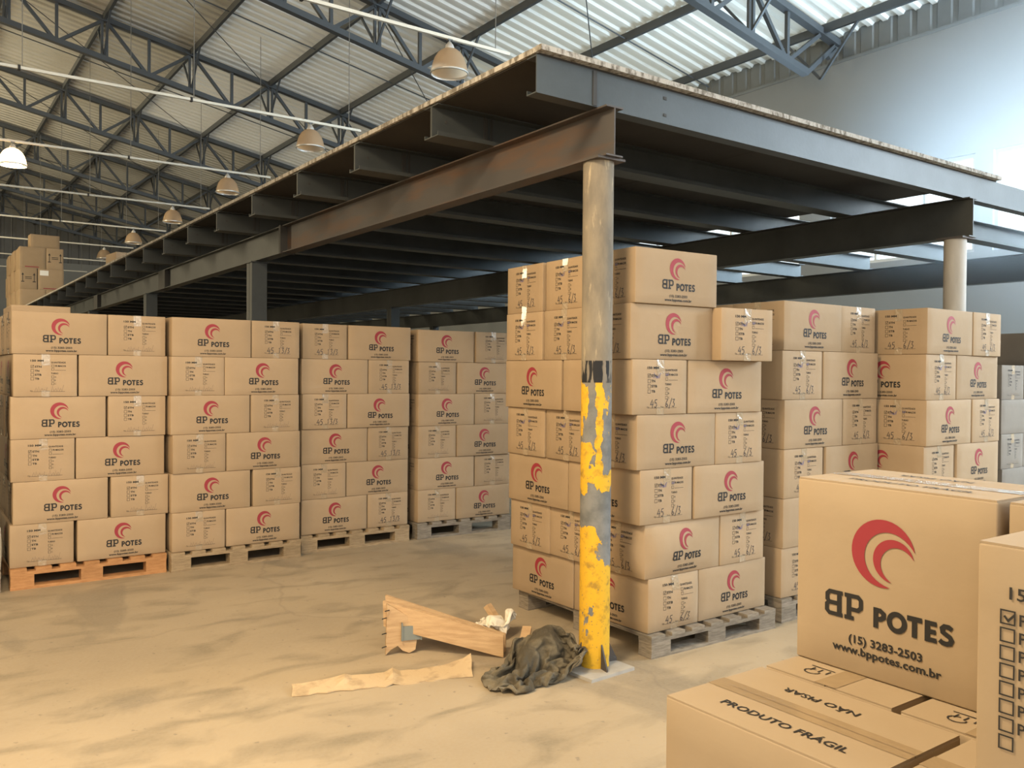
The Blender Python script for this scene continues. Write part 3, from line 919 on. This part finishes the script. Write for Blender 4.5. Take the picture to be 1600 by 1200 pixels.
# dim stack at the right edge, and the wrapped one at the left edge
pallet(7.40, 3.40, 0, 'Dim grey pallet at the right edge, behind the other stacks', M['pallet_grey'])
stack('dim stack at right edge', 7.43, 3.42, 0, .143, ['LS', 'SL', 'LS', 'SL', 'LS', 'SL'], .289, 'f', 'faint', None, 18, skip={(0, 'front left')})
pallet(-.46, 6.58, 0, 'Pallet cut off by the left edge, beside the orange pallet', M['pallet_grey'])
k_ = CartonKind('carton', .594, .394, .288, 21, .03, M['wrap'])
carton(k_, .245, 6.82, .143, 0, 'Bulging wrapped carton at the lower left edge, beside the orange pallet', None, [])
for i in range(4): carton(KINDS[0], .232, 6.825, .434 + .289 * i, 0, 'Carton hidden at the left edge, %s above the wrapped one' % ORD[i], 'cartons at the left edge', [])
carton(KINDS[0], .85, 7.50, 1.888, PI / 2, 'Single carton lying on top of the leftmost stack, only its rim showing', None, [], zs=.25)

# cartons on the mezzanine deck, far left
TAL = CartonKind('carton', .60, .40, .545, 31, .004, M['card'])
TOPB = CartonKind('carton', .68, .42, .34, 32, .003, M['card'])
def arrows_mesh(kind, face):
    P = Print()
    for u in (-.13, .13):
        P.ribbon([(u, .20), (u, .40)], .014)
        P.add([(u - .028, .36), (u + .028, .36), (u, .42)], [(0, 1, 2)])
        P.ribbon([(u - .035, .19), (u + .035, .19)], .02)
    for v in (.27, .31): P.ribbon([(-.075, v), (.075, v)], .016)
    return kind.flat('handling_arrows', P, face, M['form'])
DG = 'cartons on the mezzanine deck'
def deck_carton(x, y, z, typ, label, arrows=False, label_card=False):
    o = link('carton', TAL.body(), None, (x, y, z), (0, 0, PI / 2 if typ == 'S' else 0)); tag(o, label, 'carton', DG)
    if arrows: tag(link('handling_arrows', arrows_mesh(TAL, 'x-'), o), 'printed this-way-up arrows')
    else:
        P = Print(); P.ribbon([(-.18, .035), (.14, .035)], .022)
        if typ == 'L': tag(link('print_line', TAL.flat('print_line', P, 'y-', M['red']), o), 'faint red line of print')
    if label_card: MB().box(-.26, -.06, -.207, -.2035, .37, .50).build('paper_label', M['paper'], o)
    return o
Y0 = 25.4
for k, (pt, nm) in enumerate((('LS', 'bottom'), ('SL', 'middle'), ('LS', 'upper'))):
    z = DT + .001 + k * .546
    if pt == 'LS':
        deck_carton(2.80, Y0 + .2, z, 'L', 'Wide carton in the %s row on the mezzanine deck, left of the front' % nm); deck_carton(3.31, Y0 + .3, z, 'S', 'Narrow carton with arrows in the %s row on the mezzanine deck, right of the front' % nm, True)
    else:
        deck_carton(2.70, Y0 + .3, z, 'S', 'Narrow carton with arrows in the %s row on the mezzanine deck, left of the front' % nm, True); deck_carton(3.22, Y0 + .2, z, 'L', 'Wide carton with white label in the %s row on the mezzanine deck' % nm, False, True)
    for c in range(5):
        yy = Y0 + (.71 if pt == 'LS' else .92) + c * .62 + (0 if pt == 'LS' else .02)
        deck_carton(2.71 - .03 * (c % 2), yy + .02, z, 'L' if False else 'S', 'Sunlit carton in the %s row on the mezzanine deck edge, %s behind the front' % (nm, ORD[c]))
o = link('carton', TOPB.body(), None, (3.08, Y0 + .24, DT + .002 + 3 * .546), (0, 0, .03)); tag(o, 'Carton lying on top of the deck carton pile at far left', 'carton', DG)
SM = CartonKind('carton', .34, .5, .20, 33, .003, M['card'])
o = link('carton', SM.body(), None, (2.72, 13.9, DT + .001), (0, 0, .1)); tag(o, 'Small lone carton on the mezzanine deck edge beside the last lamps', 'carton')

# ------------------------------------------------------------------ large cartons in the foreground
FG = 'large cartons in the foreground'
pallet(1.19, .20, 0, 'Pallet under the large foreground cartons', M['pallet_tan'])
def big(x0, x1, y0, y1, z, hi, label, faces=(), top=None):
    kind = BIG[1 if hi else 0]
    alongY = (y1 - y0) > (x1 - x0)
    # an L carton whose long face y- looks towards -X is turned by -90 degrees
    o = link('carton', kind.body(), None, ((x0 + x1) / 2, (y0 + y1) / 2, z), (0, 0, -PI / 2 if alongY else 0))
    tag(o, label, 'carton', FG)
    H = kind.H; L = kind.L; D = kind.D
    # top flaps meeting at the seam: each its own thin board
    for sg in (-1, 1):
        fb = MB().box(-L / 2 + .002, L / 2 - .002, min(sg * .0015, sg * (D / 2 - .001)), max(sg * .0015, sg * (D / 2 - .001)), H - .0005, H + .0028)
        fb.build('top_flap', M['card_big'], o)
    for f in faces:
        if f[0] == 'y':
            a, b = kind.logo(f); tag(link('logo_mark', a, o), 'red double crescent'); tag(link('lettering', b, o), 'black maker name, telephone and address')
    zt = H + .0042
    def tp(name, P, m, dz=0):
        me = bpy.data.meshes.new(name); me.from_pydata([(u, v, zt + dz) for u, v in P.v], [], P.f); me.materials.append(m)
        return link(name, me, o)
    tm = M['tape'] if hi else M['tape_brown']
    t = Print().add([(-L / 2 + .001, -.024), (L / 2 - .001, -.024), (L / 2 - .001, .024), (-L / 2 + .001, .024)], [(0, 1, 2, 3)])
    tag(tp('tape', t, tm, -.0006), 'clear tape along the seam' if hi else 'brown worn tape along the seam')
    sm = Print(); sm.ribbon([(-L / 2 + .04, .0), (L / 2, 0)], .0012)
    if top:
        P = Print(); put_text(P, 'PRODUTO FRÁGIL', -.125, -.0865, .021, .012, .262)
        Q = Print(); put_text(Q, 'NÃO PISAR', 0, 0, .019, .012, .160)
        P.merge(Q, 1, .060, .082, 1, PI)
        tag(tp('lettering', P, M['black']), 'black handling warnings on the flaps'); tp('seam', sm, M['pencil'], .0002)
    return o
big(1.192, 1.477, .737, 1.154, .508, 0, 'Large carton on its side of the foreground pile, warning not to step on its top', (), True)
big(1.192, 1.477, .305, .718, .508, 0, 'Large carton below the tick-box carton at the lower right corner', (), True)
b1 = big(1.490, 1.906, .870, 1.154, .508, 0, 'Large carton under the left half of the big logo carton')
b2 = big(1.490, 1.906, .572, .854, .508, 0, 'Large carton under the right half of the big logo carton')
big(1.490, 1.906, .280, .562, .508, 0, 'Large carton hidden at the right end of the foreground pile')
for o in (b1, b2):
    P = Print()
    for k in range(3): P.ribbon([(-.155 + .0, .035 + .018 * k), (-.135, .035 + .018 * k)], .003)
    P.ribbon([(-.16 + .014 * math.cos(a), .062 + .016 * math.sin(a)) for a in [i * .5 for i in range(11)]], .003)
    P.ribbon([(-.128, .03), (-.128, .085)], .003)
    me = bpy.data.meshes.new('handling_mark'); me.from_pydata([(u, v, BIG[0].H + .0042) for u, v in P.v], [], P.f); me.materials.append(M['form'])
    tag(link('handling_mark', me, o), 'small printed handling mark')
LB = ['front left', 'front right', 'back left', 'back middle', 'back right']
for i, (a, b_, c, d) in enumerate(((1.192, 1.477, .737, 1.154), (1.192, 1.477, .305, .718), (1.490, 1.906, .870, 1.154), (1.490, 1.906, .572, .854), (1.490, 1.906, .280, .562))):
    big(a, b_, c, d, .142, 0, 'Large carton in the lowest foreground layer on the pallet, %s' % LB[i])
f1 = big(1.597, 1.881, .738, 1.156, .8775, 1, 'Big logo carton in the foreground, red double crescent facing left', ('y-',), True)
big(1.600, 1.884, .305, .718, .8775, 1, 'Large carton beyond the big logo carton, cut off by the right edge')
f2 = big(1.192, 1.585, .290, .574, .8775, 1, 'Large tick-box carton cut off by the right edge of the picture')
f2.scale = (.40 / .418, 1, 1)
P = Print()
put_text(P, '150 MM', -.100, .321, .016, .014, .085)
for k in range(8):
    v = .2965 - .0237 * k
    P.square(-.1015, v, .0175, .0021)
    if k < 7: put_text(P, 'P', -.087, v - .008, .015, .014)
P.ribbon([(-.106, .298), (-.101, .292), (-.093, .301)], .003)
tag(link('checklist', BIG[1].flat('checklist', P, 'x-', M['form'], .0015), f2), 'column of printed tick boxes')

# ------------------------------------------------------------------ rubbish on the floor
t = root('broken_pallet_piece', (2.2, 4.05, 0), 'Broken pallet corner of raw pine planks leaning on the floor', 'wood scrap')
def solid(name, quad, th, m, parent, off):
    q = [Vector(p) - Vector(off) for p in quad]
    n = (q[1] - q[0]).cross(q[2] - q[0]).normalized() * th
    return MB().add(q + [p + n for p in q], [(3, 2, 1, 0), (4, 5, 6, 7), (0, 1, 5, 4), (1, 2, 6, 5), (2, 3, 7, 6), (3, 0, 4, 7)]).build(name, m, parent)
OFF = (2.2, 4.05, 0)
# end board with ragged lower edge
eb = [(2.070, 4.020, .004), (2.095, 4.012, .03), (2.13, 4.000, .048), (2.155, 3.992, .020), (2.19, 3.981, .004), (2.22, 3.971, .02), (2.238, 3.966, .155), (2.16, 3.991, .215), (2.075, 4.018, .272)]
q = [Vector(p) - Vector(OFF) for p in eb]; nn = Vector((.31, .95, 0)) * .022; k = len(q)
MB().add(q + [p + nn for p in q], [tuple(range(k))[::-1], tuple(range(k, 2 * k))] + [(i, (i + 1) % k, k + (i + 1) % k, k + i) for i in range(k)]).build('end_board', M['plank'], t)
solid('plank', [(2.10, 4.092, .14), (2.575, 3.66, .004), (2.575, 3.66, .120), (2.095, 4.092, .275)], .024, M['plank'], t, OFF)
solid('plank', [(2.15, 4.15, .15), (2.63, 3.72, .004), (2.63, 3.72, .10), (2.14, 4.155, .285)], .022, M['plank'], t, OFF)
b = MB()
p = [Vector(v) - Vector(OFF) for v in ((2.148, 3.990, .075), (2.245, 3.959, .075), (2.245, 3.959, .150), (2.148, 3.990, .150))]; nn = Vector((-.31, -.95, 0)) * .006
b.add(p + [v + nn for v in p], [(3, 2, 1, 0), (4, 5, 6, 7), (0, 1, 5, 4), (1, 2, 6, 5), (2, 3, 7, 6), (3, 0, 4, 7)])
for x in (2.148, 2.245):
    a = Vector((x, 3.990 - (x - 2.148) * .32, .075)) - Vector(OFF); b.bar(a + Vector((0, 0, 0)), a + Vector((0, 0, .095)), .006, .03, (.31, .95, 0))
b.build('metal_bracket', M['zinc'], t)
nb_ = MB()
for p in ((2.072, 4.018, .20), (2.072, 4.018, .12), (2.085, 4.012, .24), (2.072, 4.018, .05)): nb_.tube(Vector(p) - Vector(OFF), Vector(p) - Vector(OFF) + Vector((-.035, -.02, .004)), .003, 5)
tag(nb_.build('nail', M['weld'], t), kind='stuff')

# long strip of torn cardboard
pts = [(1.452, 3.744), (2.275, 3.501), (2.372, 3.669), (1.493, 3.850)]
n = 22; vs, fs = [], []
rr_ = random.Random(5)
for i in range(n + 1):
    s_ = i / n
    a = Vector(pts[0]).lerp(Vector(pts[1]), s_); c = Vector(pts[3]).lerp(Vector(pts[2]), s_)
    lift = .010 + .008 * math.sin(s_ * 7) + .006
    tip = .030 * max(0, (s_ - .86) / .14) ** 2
    for j in range(4):
        p = a.lerp(c, j / 3) + Vector((rr_.uniform(-.004, .004), (rr_.uniform(-.010, .010) if j in (0, 3) else 0)))
        fold = .022 * math.exp(-((s_ - .55) / .012) ** 2) * (1 if j > 1 else .3) + .014 * math.exp(-((s_ - .28) / .015) ** 2) * (1 if j > 1 else 0)
        vs.append((p.x, p.y, .003 + (lift * (.2 + j / 3 * .8)) + fold + tip * (j / 3)))
for i in range(n):
    for j in range(3): fs.append((4 * i + j, 4 * i + 4 + j, 4 * i + 5 + j, 4 * i + 1 + j))
cs = MB().add(vs, fs).build('cardboard_strip', M['torncard'])
md = cs.modifiers.new('thick', 'SOLIDIFY'); md.thickness = .005; md.offset = 1
tag(cs, 'Long flat strip of torn cardboard lying on the floor', 'cardboard strip')

def drape(name, m, label, cx, cy, a, b_, ang, z0, grow, seed, bumps, solids=(), n=46, frames=46):
    """a real cloth, let fall on a few lumps and the floor, then frozen into a mesh"""
    r = random.Random(seed)
    ca, sa = math.cos(ang), math.sin(ang)
    vs = []
    for j in range(n + 1):
        for i in range(n + 1):
            u, v = i / n * 2 - 1, j / n * 2 - 1
            x_ = u * math.sqrt(max(0, 1 - v * v / 2.6)) * a; y_ = v * math.sqrt(max(0, 1 - u * u / 2.6)) * b_
            z = z0 + .07 * mnoise.noise(Vector((u * 1.8, v * 1.8, seed))) + .03 * mnoise.noise(Vector((u * 5, v * 5, seed + 4)))
            vs.append((cx + ca * x_ - sa * y_, cy + sa * x_ + ca * y_, z))
    fs = [(j * (n + 1) + i, j * (n + 1) + i + 1, (j + 1) * (n + 1) + i + 1, (j + 1) * (n + 1) + i) for j in range(n) for i in range(n)]
    o = MB().add(vs, fs).build(name, m)
    tmp = []
    def solid_(mb):
        p = mb.build('proxy', None); md = p.modifiers.new('c', 'COLLISION'); p.collision.thickness_outer = .006; p.collision.cloth_friction = 25; tmp.append(p)
    solid_(MB().box(cx - 1.2, cx + 1.2, cy - 1.2, cy + 1.2, -.1, 0))
    for x, y, rad, h in bumps: solid_(MB().lathe([(rad, 0), (rad * .8, h * .6), (rad * .4, h * .93), (.001, h)], 16, (x, y)))
    for x, y, rad, h in solids: solid_(MB().lathe([(rad, 0), (rad, h)], 24, (x, y)))
    c = o.modifiers.new('cloth', 'CLOTH')
    st = c.settings
    st.quality = 7; st.mass = .25; st.shrink_min = -grow; st.air_damping = 2
    st.tension_stiffness = 12; st.compression_stiffness = 12; st.shear_stiffness = 5; st.bending_stiffness = .55
    cs_ = c.collision_settings
    cs_.use_self_collision = True; cs_.self_distance_min = .006; cs_.distance_min = .006; cs_.collision_quality = 3
    c.point_cache.frame_end = frames + 5
    for f in range(1, frames + 1): S.frame_set(f)
    dg = bpy.context.evaluated_depsgraph_get()
    me = bpy.data.meshes.new_from_object(o.evaluated_get(dg))
    o.modifiers.clear()
    off = Vector((cx, cy, 0))
    for v in me.vertices: v.co = Vector((v.co.x, v.co.y, max(.003, v.co.z - .004))) - off
    me.polygons.foreach_set('use_smooth', [True] * len(me.polygons))
    o.data = me; o.location = off
    if not me.materials: me.materials.append(m)
    for p in tmp: bpy.data.objects.remove(p)
    S.frame_set(1)
    sub = o.modifiers.new('smooth', 'SUBSURF'); sub.levels = sub.render_levels = 1
    sd = o.modifiers.new('thick', 'SOLIDIFY'); sd.thickness = .003; sd.offset = 1
    return tag(o, label, 'rag')
drape('dirty_cloth', M['dirtycloth'], 'Crumpled dirty dark cloth heaped at the foot of the yellow pillar', 2.605, 3.32, .30, .205, -.62, .27, .24, 3,
      [(2.66, 3.42, .09, .19), (2.53, 3.39, .06, .13), (2.70, 3.20, .04, .08)], [(2.864, 3.275, .082, .6)])
drape('white_rag', M['whitecloth'], 'Crumpled white rag on the floor behind the dirty cloth', 2.72, 3.94, .15, .11, -.6, .20, .22, 9, [(2.72, 3.96, .05, .11), (2.78, 3.90, .03, .08)], (), 26, 34)
t = root('wood_stub', (2.80, 4.02, 0), 'Short wooden stub poking out above the white rag', 'wood scrap')
MB().bar((-.01, -.03, .04), (-.05, .06, .15), .045, .03).build('stub', M['plank'], t)
t = root('wood_offcut', (2.80, 3.74, 0), 'Small pine offcut lying between the white rag and dirty cloth', 'wood scrap')
MB().bar((-.05, -.02, .03), (.03, .06, .075), .05, .025).build('offcut', M['plank'], t)

for o in S.objects:
    if o.parent and o.name.split('.')[0] in PRINTED: o['kind'] = 'stuff'

# dusty air, added thick to imitate glare from the right hand windows
hm = bpy.data.materials.new('dusty_air'); hm.use_nodes = True
nt, N, L = nodes_of(hm)
nt.nodes.remove(nt.nodes['Principled BSDF'])
tc = N('ShaderNodeTexCoord'); gr = N('ShaderNodeTexGradient'); gr.gradient_type = 'QUADRATIC_SPHERE'
L(tc.outputs['Object'], gr.inputs['Vector'])
mu = N('ShaderNodeMath'); mu.operation = 'MULTIPLY'; mu.inputs[1].default_value = 1.0
L(gr.outputs['Fac'], mu.inputs[0])
sc_ = N('ShaderNodeVolumeScatter'); sc_.inputs['Anisotropy'].default_value = .35; sc_.inputs['Color'].default_value = (.86, .94, 1, 1)
L(mu.outputs[0], sc_.inputs['Density'])
L(sc_.outputs[0], nt.nodes['Material Output'].inputs['Volume'])
hz = MB().box(-1, 1, -1, 1, -1, 1).build('dust_haze', hm)
hz.location = (9.45, 1.9, 3.75); hz.scale = (2.5, 5.2, 2.35)
tag(hz, 'Thin bluish dusty haze glowing in front of the right hand windows', 'haze', None, 'stuff')
